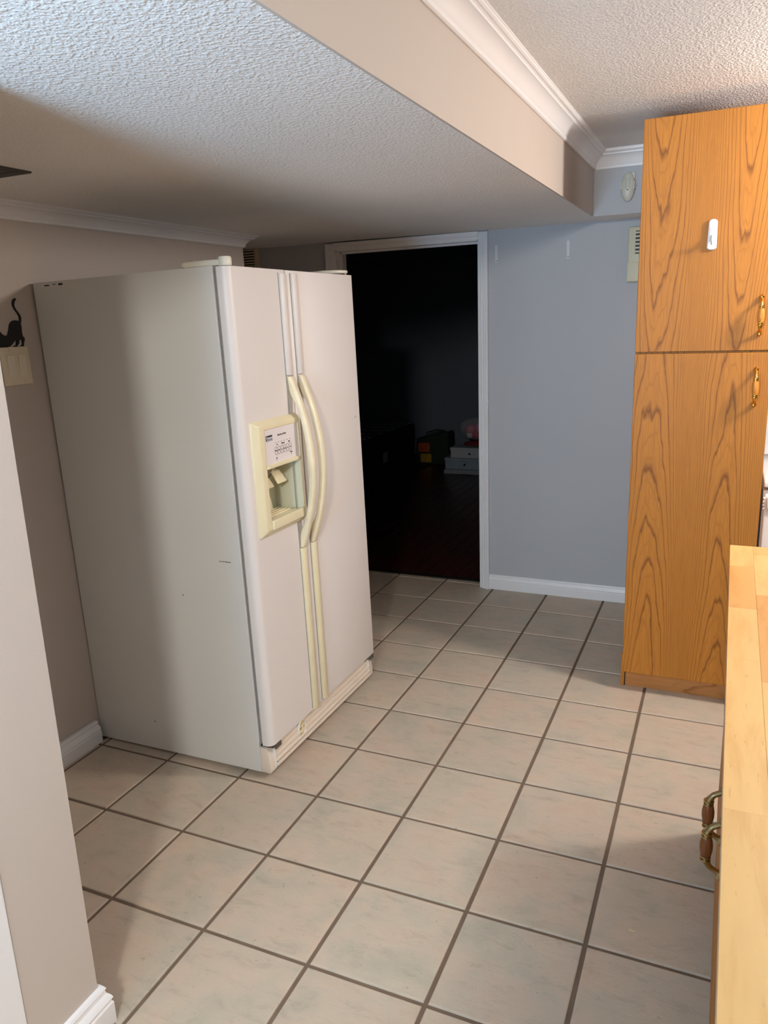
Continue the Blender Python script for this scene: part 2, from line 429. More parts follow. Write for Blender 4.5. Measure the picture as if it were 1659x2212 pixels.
# bedroom shell behind the doorway
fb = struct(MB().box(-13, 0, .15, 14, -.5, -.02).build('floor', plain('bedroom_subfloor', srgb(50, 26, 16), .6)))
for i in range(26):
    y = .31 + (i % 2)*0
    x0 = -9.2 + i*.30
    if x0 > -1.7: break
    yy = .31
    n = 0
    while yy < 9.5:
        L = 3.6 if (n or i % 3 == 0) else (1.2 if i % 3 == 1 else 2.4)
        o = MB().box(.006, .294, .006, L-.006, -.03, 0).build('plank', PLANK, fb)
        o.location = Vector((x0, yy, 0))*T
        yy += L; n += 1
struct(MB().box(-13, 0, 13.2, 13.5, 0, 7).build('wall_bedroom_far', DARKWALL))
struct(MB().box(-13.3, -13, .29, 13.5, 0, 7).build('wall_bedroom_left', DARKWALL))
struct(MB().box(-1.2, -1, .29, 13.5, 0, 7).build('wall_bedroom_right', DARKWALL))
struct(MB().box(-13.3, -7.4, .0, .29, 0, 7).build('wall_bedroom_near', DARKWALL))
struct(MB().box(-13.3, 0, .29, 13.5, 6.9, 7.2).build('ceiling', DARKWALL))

# ------------------------------------------------------------------ bedroom things
FAB = plain('dark_mattress_side', srgb(38, 36, 40), .9, var=.3, vs=60)
def quilt():
    m, nt, bs = nmat('quilted_mattress_top')
    v = coords(nt)
    n = nt.nodes.new('ShaderNodeTexWave'); nt.links.new(v, n.inputs[0]); n.wave_type = 'RINGS'
    n.inputs['Scale'].default_value = 3; n.inputs['Distortion'].default_value = 9; n.inputs['Detail'].default_value = 2
    nt.links.new(ramp(nt, n.outputs[0], [(.3, srgb(96, 96, 100)), (.8, srgb(200, 198, 196))]), bs.inputs['Base Color'])
    bump(nt, bs, n.outputs[0], .5, .01); bs.inputs['Roughness'].default_value = .9
    return m
t = thing('bed', 'bare dark-sided mattress bed with a patterned quilted top in the unlit bedroom', 'bed', (-10, 9.5, 0))
og = (-10, 9.5, 0)
MB().box(-12.6, -8.52, 6.6, 12.45, .12, .58, .06, 3).build('box_spring', FAB, t, True, og)
MB().box(-12.62, -8.5, 6.55, 12.5, .58, 1.28, .1, 4).build('mattress', FAB, t, True, og)
MB().box(-12.55, -8.58, 6.62, 12.42, 1.25, 1.31, .03, 2).build('quilted_top', quilt(), t, True, og)
MB().box(-8.505, -8.495, 9.6, 9.95, .32, .66).build('tag', plain('white_tag', srgb(235, 235, 235), .7), t, False, og)
for sx in (-12.3, -8.8):
    for sy in (6.9, 12.1): MB().box(sx-.08, sx+.08, sy-.08, sy+.08, 0, .13, .01).build('leg', DARK, t, False, og)

def crumple(mb, seed, amt, freq):
    from mathutils import noise as N
    for v in mb.bm.verts:
        n = N.noise_vector(v.co*freq + Vector((seed, seed*2, 0)))
        v.co += n*amt
    return mb
def blob(cx, cy, cz, rx, ry, rz, seed, amt=.08, freq=3, sub=3):
    b = MB(); bmesh.ops.create_icosphere(b.bm, subdivisions=sub, radius=1)
    for v in b.bm.verts: v.co = Vector((cx+v.co.x*rx, cy+v.co.y*ry, cz+v.co.z*rz))
    return crumple(b, seed, amt, freq)
t = thing('storage_bag', 'dark green fabric storage bag with orange and yellow print between bed and box pile', 'bag', (-7.45, 11.7, 0))
og = (-7.45, 11.7, 0)
MB().prism([(-8.1, 0), (-6.85, 0), (-6.9, 1.12), (-8.05, .86)], 1, 11.45, 12.1, .04).build('body', plain('dark_green_fabric', srgb(28, 46, 34), .8, var=.3, vs=30), t, True, og)
MB().box(-7.98, -7.55, 11.43, 11.46, .42, .74, .01).build('orange_print', plain('orange_print', srgb(190, 80, 30), .8, var=.5, vs=40), t, False, og)
MB().box(-7.9, -7.5, 11.43, 11.46, .06, .36, .01).build('yellow_print', plain('yellow_print', srgb(190, 150, 40), .8, var=.5, vs=70), t, False, og)
MB().tube([(-7.8, 11.8, .9), (-7.75, 11.8, 1.05), (-7.4, 11.8, 1.15), (-7.1, 11.8, 1.12), (-7.05, 11.8, 1.04)], .025, 6).build('handle', DARK, t, True, og)
for k in range(3):
    o = MB().box(-6.55+.02*k, -4.6, 10-.02*k, 11, .05*k, .05*k+.042, .006).build('board', plain('pale_board_%d' % k, srgb(150, 156, 168), .6))
    tag(o, ['flat pale board lying on the bedroom floor, lowest of three', 'middle one of three flat pale boards under the boxes', 'top one of three flat pale boards, just below the light blue box'][k], 'board', 'flat boards under the boxes')
BX = plain('light_blue_card', srgb(150, 168, 186), .7, var=.15, vs=12)
def cbox(x0, x1, y0, y1, z0, z1, label, rz, m):
    cx, cy = (x0+x1)/2, (y0+y1)/2
    t = thing('cardboard_box', label, 'box', (cx, cy, z0), (0, 0, rz), 'flat boxes in the bedroom')
    og = (cx, cy, z0)
    MB().box(x0, x1, y0, y1, z0, z1-.07, .01).build('body', m, t, False, og)
    MB().box(x0-.015, x1+.015, y0-.015, y1+.015, z1-.10, z1, .01).build('lid', m, t, False, og)
    MB().lathe([(.035, 0), (.035, .012)], (x0+(x1-x0)*.45, y0-.012, (z0+z1)/2-.03), 1, 16).build('hand_hole', DARK, t, False, og)
cbox(-6.48, -5.0, 10.0, 10.9, .152, .52, 'light blue flat box with a round hole, at the bottom of the pile', -.03, BX)
cbox(-6.3, -4.9, 10.02, 10.85, .525, .86, 'grey-white flat box stacked on the light blue box', .02, plain('greyish_card', srgb(190, 194, 204), .7))
o = blob(-5.35, 10.3, .965, .6, .3, .085, 3, .03, 4).build('folded_clothes', plain('red_cloth', srgb(150, 40, 56), .9, var=.4, vs=20), None, True)
tag(o, 'crumpled red and white cloth on top of the grey-white box', 'clothes')
t = thing('plastic_bag', 'clear plastic bag stuffed with pink soft toys on top of the box pile', 'bag', (-5.5, 10.35, 1.05))
og = (-5.5, 10.35, 1.05)
m, nt, bs = nmat('clear_film'); bs.inputs['Roughness'].default_value = .12; bs.inputs['Transmission Weight'].default_value = .0; bs.inputs['Alpha'].default_value = .18
FILM = m
blob(-5.45, 10.35, 1.46, .66, .32, .36, 5, .07, 3.5).build('film', FILM, t, True, og)
for k, (dx, dz, r, cc) in enumerate([(-.28, 0, .17, (226, 130, 160)), (.05, .05, .18, (232, 150, 176)), (.32, -.02, .16, (220, 110, 140)), (-.08, -.17, .14, (206, 60, 90)), (.24, .17, .12, (240, 190, 200)), (-.3, -.18, .12, (230, 225, 235)), (.42, -.2, .12, (235, 230, 240))]):
    blob(-5.45+dx, 10.35, 1.42+dz, r, r*.9, r, k, .02, 6, 2).build('soft_toy', plain('plush_%d' % k, srgb(*cc), .95, var=.2, vs=40), t, True, og)

# ------------------------------------------------------------------ refrigerator (local axes: x out of the doors, y along the width)
fr = thing('refrigerator', 'white side-by-side refrigerator with yellowed handles and ice dispenser, against the grey wall', 'refrigerator',
           (-2.623, -6.897, 0), (0, -.016, -.012))
H, W, XF = 5.50, 2.68, .04
def rect_hole(mb, x0, x1, y0, y1, z0, z1, hy0, hy1, hz0, hz1):
    mb.box(x0, x1, y0, y1, z0, hz0); mb.box(x0, x1, y0, y1, hz1, z1)
    mb.box(x0, x1, y0, hy0, hz0, hz1); mb.box(x0, x1, hy1, y1, hz0, hz1)
CY0, CY1, CZ0, CZ1 = .295, .965, 2.87, 3.49      # dispenser recess
b = MB(); b.box(-2.5, -.36, 0, W, .06, H); rect_hole(b, -.36, -.13, 0, W, .06, H, CY0-.02, CY1+.02, CZ0-.02, CZ1+.02)
b.build('body', SIDE, fr)
# folded metal lip along the front edge of the body
MB().box(-.138, -.122, -.004, .02, .42, H+.002, .004).build('edge_strip', WHITE, fr)
b = MB(); rect_hole(b, -.122, -.085, .035, W-.03, .42, H-.03, CY0-.015, CY1+.015, CZ0-.015, CZ1+.015)
b.build('gasket', GASKET, fr)
R_ = .085
arc = [(XF-R_+R_*math.sin(a), R_-R_*math.cos(a)) for a in [PI/2*k/8 for k in range(9)]]
def doorpiece(mb, z0, z1, y1=1.04, y0=None):
    if y0 is None: mb.prism([(-.082, 0)]+arc+[(XF, y1), (-.082, y1)], 2, z0, z1)
    else: mb.prism([(XF, y0), (XF, y1), (-.082, y1), (-.082, y0)], 2, z0, z1)
b = MB()
doorpiece(b, .395, CZ0-.01); doorpiece(b, CZ1+.01, 5.49); doorpiece(b, CZ0-.01, CZ1+.01, CY0-.01); doorpiece(b, CZ0-.01, CZ1+.01, 1.04, CY1+.01)
bmesh.ops.remove_doubles(b.bm, verts=b.bm.verts[:], dist=1e-5)
door_l = b.build('door', WHITE, fr, True, angle=50)
arc2 = [(XF-.05+.05*math.cos(a), W-.05+.05*math.sin(a)) for a in [PI/2*k/5 for k in range(6)]]
door_r = MB().prism([(-.082, 1.065), (XF-.008, 1.065), (XF, 1.073)]+arc2+[(-.082, W)], 2, .395, 5.49, .008).build('door', WHITE, fr, True, angle=50)
tag(door_l, 'narrow freezer door holding the ice and water dispenser'); tag(door_r, 'wide plain white refrigerator door')
def strip(y0, y1, z0, z1, mat, parent, name='edge_trim'):
    return MB().prism([(XF-.005, y0), (XF+.026, y0+.006), (XF+.036, y0+.03), (XF+.036, y1-.03), (XF+.024, y1-.004), (XF-.005, y1)], 2, z0, z1, .006).build(name, mat, parent, True, angle=50)
TW = .115
YL, YR = .915, 1.152
for y, d, zt in ((YL, door_l, 5.45), (YR, door_r, 5.46)):
    strip(y, y+TW, 4.385, zt, WHITE, d)
    strip(y, y+TW, .40 if y == YL else .42, 2.425, CREAM, d)
    # thin raised line beside the upper strips
    MB().box(XF-.004, XF+.006, y-.012, y-.004, .42, 5.46, .002).build('seam', GASKET, d)
    # bowed handle
    b = MB(); n = 28; rings = []
    for k in range(n+1):
        s = k/n; z = 4.37 - s*1.93
        bow = math.sin(PI*s)**.88
        xo = XF+.04 + .205*bow
        tk = .05 + .02*bow
        e = min(s, 1-s)
        web = 1-ss(.06, .17, e)
        xi = (XF*web + (xo-tk)*(1-web))
        wd = TW*(.92-.10*bow)/2; yc = y+TW/2
        pts = []
        for q in range(12):
            a = 2*PI*q/12 + PI/12
            cx_, sy_ = math.cos(a), math.sin(a)
            px = (xo+xi)/2 + (xo-xi)/2*math.copysign(abs(cx_)**.55, cx_)
            py = yc + wd*math.copysign(abs(sy_)**.55, sy_)
            pts.append(b.bm.verts.new((px, py, z)))
        rings.append(pts)
    for i in range(n):
        for q in range(12): b.bm.faces.new((rings[i][q], rings[i][(q+1) % 12], rings[i+1][(q+1) % 12], rings[i+1][q]))
    b.bm.faces.new(rings[0]); b.bm.faces.new(rings[-1])
    bmesh.ops.recalc_face_normals(b.bm, faces=b.bm.faces[:])
    h = b.build('handle', CREAM2, d, True, angle=60)
    tag(h, 'yellowed bowed handle')
# dispenser
b = MB()
DY0, DY1, DZ0, DZ1 = .125, 1.035, 2.745, 3.97
def frame_side(pts3):  # loft of bevelled bar pieces
    pass
xo = XF+.07
outer = [(DY0, DZ0), (DY1, DZ0), (DY1, DZ1), (DY0, DZ1)]
mid = [(DY0+.075, DZ0+.07), (DY1-.035, DZ0+.07), (DY1-.035, DZ1-.05), (DY0+.075, DZ1-.05)]
inn = [(CY0, CZ0), (CY1, CZ0), (CY1, DZ1-.10), (CY0, DZ1-.10)]
V = lambda L, x: [b.bm.verts.new((x, y, z)) for y, z in L]
r0, r1, r2_, r3, r4 = V(outer, XF-.002), V(outer, XF+.018), V(mid, xo), V(inn, xo), V(inn, XF-.03)
for a_, c_ in ((r0, r1), (r1, r2_), (r2_, r3), (r3, r4)):
    for k in range(4): b.bm.faces.new((a_[k], a_[(k+1) % 4], c_[(k+1) % 4], c_[k]))
bmesh.ops.recalc_face_normals(b.bm, faces=b.bm.faces[:])
bmesh.ops.bevel(b.bm, geom=[e for e in b.bm.edges if len(e.link_faces) == 2 and e.calc_face_angle(0) > .3], offset=.014, segments=3, affect='EDGES', profile=.5)
disp = b.build('dispenser', CREAM, fr, True, angle=60)
b = MB()
b.box(-.26, -.25, CY0, CY1, CZ0, CZ1); b.box(-.26, XF, CY0-.008, CY0, CZ0, CZ1); b.box(-.26, xo-.01, CY1-.004, CY1+.008, CZ0, CZ1)
b.box(-.26, XF, CY0, CY1, CZ1, CZ1+.008); b.box(-.26, XF, CY0, CY1, CZ0-.008, CZ0)
b.build('recess', plain('recess_plastic', srgb(222, 222, 200), .3), disp)
b = MB(); n = 14
prof = [(CY0+.02, CZ0+.02)]+[(CY0+.02+.50*(k/n), CZ0+.02+.36*math.sqrt(max(0, 1-(k/n)**2.4))) for k in range(n+1)]
b.prism(prof, 0, -.25, -.20, .015, 3).build('recess_liner', CREAM, disp, True, angle=60)
MB().prism([(CY0-.0, 3.50), (CY1, 3.50), (CY1, DZ1-.10), (CY0, DZ1-.10)], 0, XF-.02, xo-.012).build('control_panel', PANEL, disp)
n = 16
lip = [(CY0, 3.505)]+[(CY0+(CY1-CY0)*k/n, 3.505) for k in range(1, n+1)]
lo_ = [(CY1-(CY1-CY0)*k/n, 3.462-.0*math.sin(PI*k/n)) for k in range(n+1)]
MB().prism(lip+lo_, 0, XF-.05, xo+.012, .008).build('panel_lip', CREAM, disp, True)
def paddle(y, z, ln, w_):
    m_ = Matrix.Rotation(math.radians(-35), 4, 'Y')
    MB().box(-.01, .01, -w_/2, w_/2, -ln/2, ln/2, .009, 3).build('paddle', CREAM, disp, True, rot=m_, loc=(-.08, y, z))
    MB().box(-.012, .012, -w_/4, w_/4, 0, .16, .005).build('paddle_arm', CREAM, disp, True, rot=m_, loc=(-.135, y, z+.06))
paddle(.52, 3.27, .15, .18); paddle(.78, 3.29, .16, .19)
MB().tube([(.0, .61, 3.47), (-.03, .60, 3.41), (-.05, .58, 3.36)], .012, 8).build('spout', PALE, disp, True)
MB().tube([(-.04, .60, 3.375), (-.04, .56, 3.35), (-.03, .48, 3.33), (-.01, .38, 3.325), (0, .30, 3.33)], .006, 6).build('wire', plain('brown_wire', srgb(80, 56, 30), .5), disp, True)
b = MB(); b.box(-.25, xo+.01, CY0+.005, CY1-.005, CZ0-.02, CZ0+.03, .006); b.box(xo-.012, xo+.02, CY0, CY1, CZ0-.06, CZ0+.045, .01, 3)
b.build('drip_tray', CREAM, disp, True)
for k in range(4): MB().box(-.20+.055*k, -.185+.055*k, CY0+.05, CY1-.05, CZ0+.03, CZ0+.045, .003).build('grate_bar', CREAM, disp)
# printing on the control panel
def lettering(txt, y, z, size, mat, parent, x, name='lettering', bold=0, sx=1.0):
    cu = bpy.data.curves.new(name, 'FONT'); cu.body = txt; cu.size = size*T; cu.align_x = 'CENTER'; cu.align_y = 'CENTER'
    cu.extrude = .0002; cu.offset = bold
    tmp = bpy.data.objects.new('tmp', cu); C.objects.link(tmp)
    dg = bpy.context.evaluated_depsgraph_get()
    me = bpy.data.meshes.new_from_object(tmp.evaluated_get(dg)); bpy.data.objects.remove(tmp)
    me.materials.clear(); me.materials.append(mat)
    o = bpy.data.objects.new(name, me); C.objects.link(o); o.parent = parent
    # text x -> local +y, text y -> local +z, facing +x
    o.matrix_local = Matrix.Translation(Vector((x, y, z))*T) @ Matrix(((0, 0, 1, 0), (1, 0, 0, 0), (0, 1, 0, 0), (0, 0, 0, 1))) @ Matrix.Scale(sx, 4, (1, 0, 0))
    return o
px = xo-.0105
MB().box(px-.001, px+.0015, .325, .445, 3.752, 3.808).build('logo_plate', INK, disp)
lettering('Kenmore', .386, 3.783, .042, plain('white_ink', srgb(235, 232, 235), .5), disp, px+.003, 'logo_lettering', .0002, .68)
MB().box(px+.001, px+.0025, .335, .438, 3.758, 3.763).build('logo_rule', plain('white_rule', srgb(235, 232, 235), .5), disp)
lettering('Filtered Ice and Water', .635, 3.79, .030, INK, disp, px+.001, sx=.62)
for k in range(6):
    y = .50+.058*k
    zc = 3.63
    b = MB(); m_ = 20
    ro = [(y+.026*math.copysign(abs(math.cos(a))**.7, math.cos(a)), zc+.043*math.copysign(abs(math.sin(a))**.7, math.sin(a))) for a in [2*PI*q/m_ for q in range(m_)]]
    vo = [b.bm.verts.new((px+.001, yy, zz)) for yy, zz in ro]; vi = [b.bm.verts.new((px+.001, y+(yy-y)*.88, zc+(zz-zc)*.93)) for yy, zz in ro]
    for q in range(m_): b.bm.faces.new((vo[q], vo[(q+1) % m_], vi[(q+1) % m_], vi[q]))
    b.build('button_outline', INK, disp)
    lettering(['Water', 'Cube', 'Ice', 'Crush', 'On', 'Off'][k], y, zc, .019, INK, disp, px+.001, 'button_lettering', .00008, .8)
    MB().box(px, px+.0015, y-.004, y+.004, 3.712, 3.720).build('indicator', INK, disp)
for s_, y in (('Ice', .53), ('Dispense', .645), ('Light', .77)): lettering(s_, y, 3.694, .022, INK, disp, px+.001, 'panel_lettering', .0001, .8)
lettering('Ice', .50, 3.553, .024, INK, disp, px+.001, 'panel_lettering', .0001); lettering('Water', .80, 3.572, .022, INK, disp, px+.001, 'panel_lettering', .0001, .8)
for y, z in ((.50, 3.53), (.80, 3.55)): MB().box(px, px+.0015, y-.002, y+.002, z-.006, z+.006).build('arrow', INK, disp)
# hinge covers on top
b = MB(); b.prism([(-.50, .02), (-.46, 0.0), (-.20, 0.0), (-.05, .03), (-.05, .14), (-.20, .20), (-.46, .22), (-.50, .20)], 2, H, H+.058, .014, 3)
b.lathe([(.062, -.0), (.066, .01), (.066, .07), (.056, .085), (.02, .088)], (-.03, .085, H-.004), 2, 24)
b.build('hinge_cover', PALE, fr, True, angle=50)
b = MB(); b.prism([(-.50, W-.22), (-.46, W-.30), (-.20, W-.34), (-.03, W-.20), (-.0, W-.06), (-.06, W-.01), (-.46, W-.0), (-.50, W-.02)], 2, H+.012, H+.052, .014, 3)
b.build('hinge_cover', PALE, fr, True, angle=50)
for y in (.08, W-.08): MB().lathe([(.02, 0), (.02, .03)], (-.03, y, H-.012), 2, 12).build('hinge_pin', STEEL, fr, True)
# lower hinges, kick grille, feet
for y0, y1 in ((.03, .20), (W-.20, W-.03)):
    MB().box(-.10, .035, y0, y1, .365, .385, .004).box(.02, .034, y0+.05, y1, .325, .385, .003).build('hinge_bracket', STEEL, fr)
MB().box(-.12, .0, .012, .09, .375, .397, .006).build('door_stop', DARK, fr)
GRI = MB(); GRI.prism([(-.13, .055), (-.02, .055), (-.005, .07), (-.005, .18), (-.035, .34), (-.05, .36), (-.13, .36)], 1, .005, W-.01, .006)
gr = GRI.build('kick_grille', plain('ivory_grille', srgb(226, 212, 196), .4), fr, True, angle=40)
for k in range(4):
    z = .105+.06*k; x = -.005-.19*max(0, z-.18)
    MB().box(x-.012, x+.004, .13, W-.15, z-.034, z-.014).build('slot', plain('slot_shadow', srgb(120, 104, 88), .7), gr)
    MB().box(x-.012, x+.024, .12, W-.14, z-.012, z+.012, .005).build('louver', plain('ivory_louver', srgb(232, 220, 204), .4), gr)
for y in (.10, W-.15):
    MB().box(-.026, .006, y, y+.02, .09, .33, .004).build('louver_end', TRIM, gr)
MB().lathe([(.095, -.03), (.095, .03), (.086, .042), (.078, .03), (.078, -.02)], (-.03, .70, .255), 0, 28, (.95, 1.2)).build('filter_cap_ring', TRIM, gr, True)
MB().lathe([(.077, 0), (.075, .022), (.04, .016)], (-.025, .70, .255), 0, 24, (.95, 1.2)).build('filter_cap', GREEN_STAIN, gr, True)
MB().box(.0, .014, .69, .71, .20, .31, .006).build('cap_grip', CREAM, gr, True)
for x in (-.25, -2.3):
    for y in (.12, W-.12): MB().lathe([(.05, 0), (.05, .05)], (x, y, .012), 2, 14).build('foot', DARK, fr)
# wear marks on the enamel
for (x, z, dx, dz) in ((-2.30, 5.462, .035, .006), (-2.19, 5.468, .02, .004), (-2.10, 5.464, .03, .010), (-.36, 2.515, .05, .0025), (-.29, 2.512, .03, .003), (-.95, 2.08, .006, .006), (-1.6, .42, .004, .01)):
    MB().box(x-dx, x+dx, -.002, .002, z-dz, z+dz).build('scratch', DARK, fr)
for y, z, dz in ((2.50, 3.73, .01), (2.54, 3.735, .012), (2.42, 3.715, .005), (2.65, 1.2, .012), (2.66, 4.0, .012)):
    MB().box(XF-.002, XF+.001, y-.003, y+.003, z-dz, z+dz).build('scratch', DARK, fr)

# ------------------------------------------------------------------ switch plate and cat on the left wall
t = thing('light_switch', 'beige double rocker light switch plate below the black cat', 'switch', (LW(4.6), -7.23, 4.6), (0, -.03, 0))
MB().box(0, .018, -.185, .182, -.20, .20, .008, 3).build('plate', SWITCH, t, True)
for yc in (-.072, .076):
    MB().box(.012, .020, yc-.054, yc+.054, -.118, .122, .002).build('rocker_frame', SWITCH, t)
    MB().prism([(.012, -.108), (.022, -.108), (.036, .112), (.012, .112)], 1, yc-.046, yc+.046, .003).build('rocker', plain('rocker_plastic', srgb(232, 222, 202), .35), t)
    for z in (-.162, .165): MB().lathe([(.011, 0), (.011, .02), (.006, .024)], (0, yc, z), 0, 12).build('screw', SWITCH, t, True)
cat = [(-7.096, 5.303), (-7.089, 5.295), (-7.11, 5.272), (-7.125, 5.243), (-7.127, 5.216), (-7.111, 5.182), (-7.089, 5.154), (-7.07, 5.125), (-7.064, 5.097), (-7.07, 5.069), (-7.083, 5.037), (-7.08, 5.0), (-7.087, 4.955), (-7.085, 4.909), (-7.063, 4.886), (-7.069, 4.862), (-7.083, 4.835), (-7.093, 4.8), (-7.132, 4.8), (-7.131, 4.808), (-7.11, 4.818), (-7.106, 4.841), (-7.108, 4.864), (-7.127, 4.877), (-7.138, 4.865), (-7.143, 4.837), (-7.168, 4.815), (-7.179, 4.8), (-7.224, 4.8), (-7.224, 4.809), (-7.192, 4.816), (-7.184, 4.839), (-7.181, 4.867), (-7.192, 4.864), (-7.227, 4.835), (-7.264, 4.809), (-7.305, 4.8), (-7.399, 4.802), (-7.451, 4.803), (-7.574, 4.8), (-7.583, 4.817), (-7.532, 4.83), (-7.491, 4.838), (-7.526, 4.868), (-7.519, 4.93), (-7.492, 4.991), (-7.467, 4.966), (-7.431, 4.966), (-7.405, 4.996), (-7.396, 4.95), (-7.38, 4.955), (-7.364, 4.963), (-7.343, 4.935), (-7.303, 4.916), (-7.277, 4.927), (-7.252, 4.977), (-7.235, 5.027), (-7.215, 5.052), (-7.187, 5.07), (-7.155, 5.074), (-7.128, 5.072), (-7.104, 5.062), (-7.094, 5.08), (-7.094, 5.114), (-7.111, 5.148), (-7.136, 5.182), (-7.153, 5.216), (-7.155, 5.25), (-7.141, 5.282), (-7.122, 5.299)]
b = MB(); b.prism([(y+7.25, z-5) for y, z in cat], 0, .001, .011)
bmesh.ops.triangulate(b.bm, faces=[f for f in b.bm.faces if len(f.verts) > 4])
o = b.build('cat_decal', BLACK)
o.location = Vector((LW(5), -7.25, 5))*T; o.rotation_euler = (0, -.03, 0)
tag(o, 'black cutout of a stretching cat with raised tail above the light switch', 'wall decal')

# dark flat panel in the lower ceiling
t = thing('ceiling_vent', 'dark rectangular panel set in the low textured ceiling above the switch', 'vent', (-4.45, -8.6, 6.3)); og = (-4.45, -8.6, 6.3)
DV = plain('dark_vent_paint', srgb(70, 66, 62), .7)
zt = [ceil_z(-4.4, -8)]
MB().box(-4.93, -3.97, -9.3, -7.85, ZC-.016, ZC+.02, .004).build('frame', DV, t, False, og)
for k in range(9): MB().box(-4.88, -4.02, -9.2+.15*k, -9.09+.15*k, ZC-.022, ZC-.01, .003).build('slat', DV, t, False, og)

# louvred grille high in the alcove corner
t = thing('wall_vent', 'cream louvred vent grille high in the corner behind the refrigerator', 'vent', (-6.87, YB, 6.1)); og = (-6.87, YB, 6.1)
VC = plain('cream_vent', srgb(214, 200, 172), .5)
MB().box(-7.18, -6.57, YB-.05, YB+.0, 5.3, 6.33, .008).build('frame', VC, t, False, og)
MB().box(-7.12, -6.665, YB-.056, YB-.049, 5.36, 6.31).build('backing', DARK, t, False, og)
for k in range(20): MB().box(-7.13, -6.66, YB-.075, YB-.05, 5.385+.048*k, 5.41+.048*k, .003).build('slat', VC, t, False, og)

# ------------------------------------------------------------------ things on the back wall
def adhesive(x, z0, z1, w0, w1, hole, label):
    zc = (z0+z1)/2
    t = thing('adhesive_strip', label, 'adhesive strip', (x, YB, zc), group='adhesive strips on the back wall'); og = (x, YB, zc)
    n = 8
    pts = [(x-w1/2, z1), (x+w1/2, z1)]+[(x+w0/2*math.cos(a), z0+w0/2-w0/2*math.sin(a)) for a in [PI*k/n for k in range(n+1)]]
    MB().prism(pts, 1, YB-.012, YB, .002).build('strip', plain('white_strip', srgb(206, 208, 212), .5), t, False, og)
    if hole: MB().lathe([(.008, 0), (.008, .004)], (x, YB-.015, z0+.035), 1, 12).build('peg_hole', INK, t, False, og)
adhesive(-1.929, 5.785, 6.07, .05, .05, True, 'white adhesive strip with a small hole, next to the door casing')
adhesive(-.739, 5.78, 6.06, .048, .05, True, 'white adhesive strip alone in the middle of the back wall, away from the door casing')
t = thing('intercom_panel', 'cream wall-mounted intercom panel half hidden by the tall oak cupboard', 'intercom', (.55, YB, 5.77)); og = (.55, YB, 5.77)
MB().box(.2, .95, YB-.11, YB, 5.365, 6.18, .02, 3).build('body', plain('intercom_cream', srgb(206, 202, 176), .4), t, True, og)
MB().box(.2, .95, YB-.122, YB-.105, 5.37, 5.66, .012, 2).build('flap', plain('intercom_flap', srgb(212, 208, 182), .4), t, True, og)
MB().box(.31, .85, YB-.116, YB-.108, 5.78, 6.12, .003).build('speaker_backing', DARK, t, False, og)
for k in range(6): MB().box(.305, .855, YB-.121, YB-.112, 5.80+.056*k, 5.825+.056*k, .002).build('speaker_slat', plain('intercom_slat', srgb(196, 190, 164), .4), t, False, og)

# motion sensor on the bulkhead
t = thing('motion_sensor', 'off-white oval motion sensor on the small bulkhead beside the oak cupboard', 'sensor', (.252, YK, 6.664)); og = (.252, YK, 6.664)
PIR = plain('sensor_plastic', srgb(205, 203, 190), .35)
b = MB(); bmesh.ops.create_uvsphere(b.bm, u_segments=32, v_segments=24, radius=1)
for v in b.bm.verts:
    v.co = Vector((.252+v.co.x*.098, YK-.055+v.co.y*.075*(1 if v.co.y < 0 else .7), 6.664+v.co.z*.197))
b.build('body', PIR, t, True, og)
MB().tube([(.252, YK-.07, 6.635), (.252, YK-.07, 6.70), (.252, YK-.068, 6.78)], [.066, .066, .058], 24).build('lens', plain('lens_plastic', srgb(196, 198, 184), .25), t, True, og)
for x in (.156, .334): MB().box(x-.0, x+.014, YK-.10, YK-.02, 6.63, 6.73, .004).build('side_clip', PIR, t, False, og)
MB().box(.246, .268, YK-.136, YK-.122, 6.612, 6.624, .003).build('indicator', DARK, t, False, og)
MB().box(.16, .36, YK-.004, YK, 6.628, 6.633).build('seam', DARK, t, False, og)
MB().box(.29, .345, YK-.04, YK, 6.77, 6.86, .008).build('mount', PIR, t, False, og)

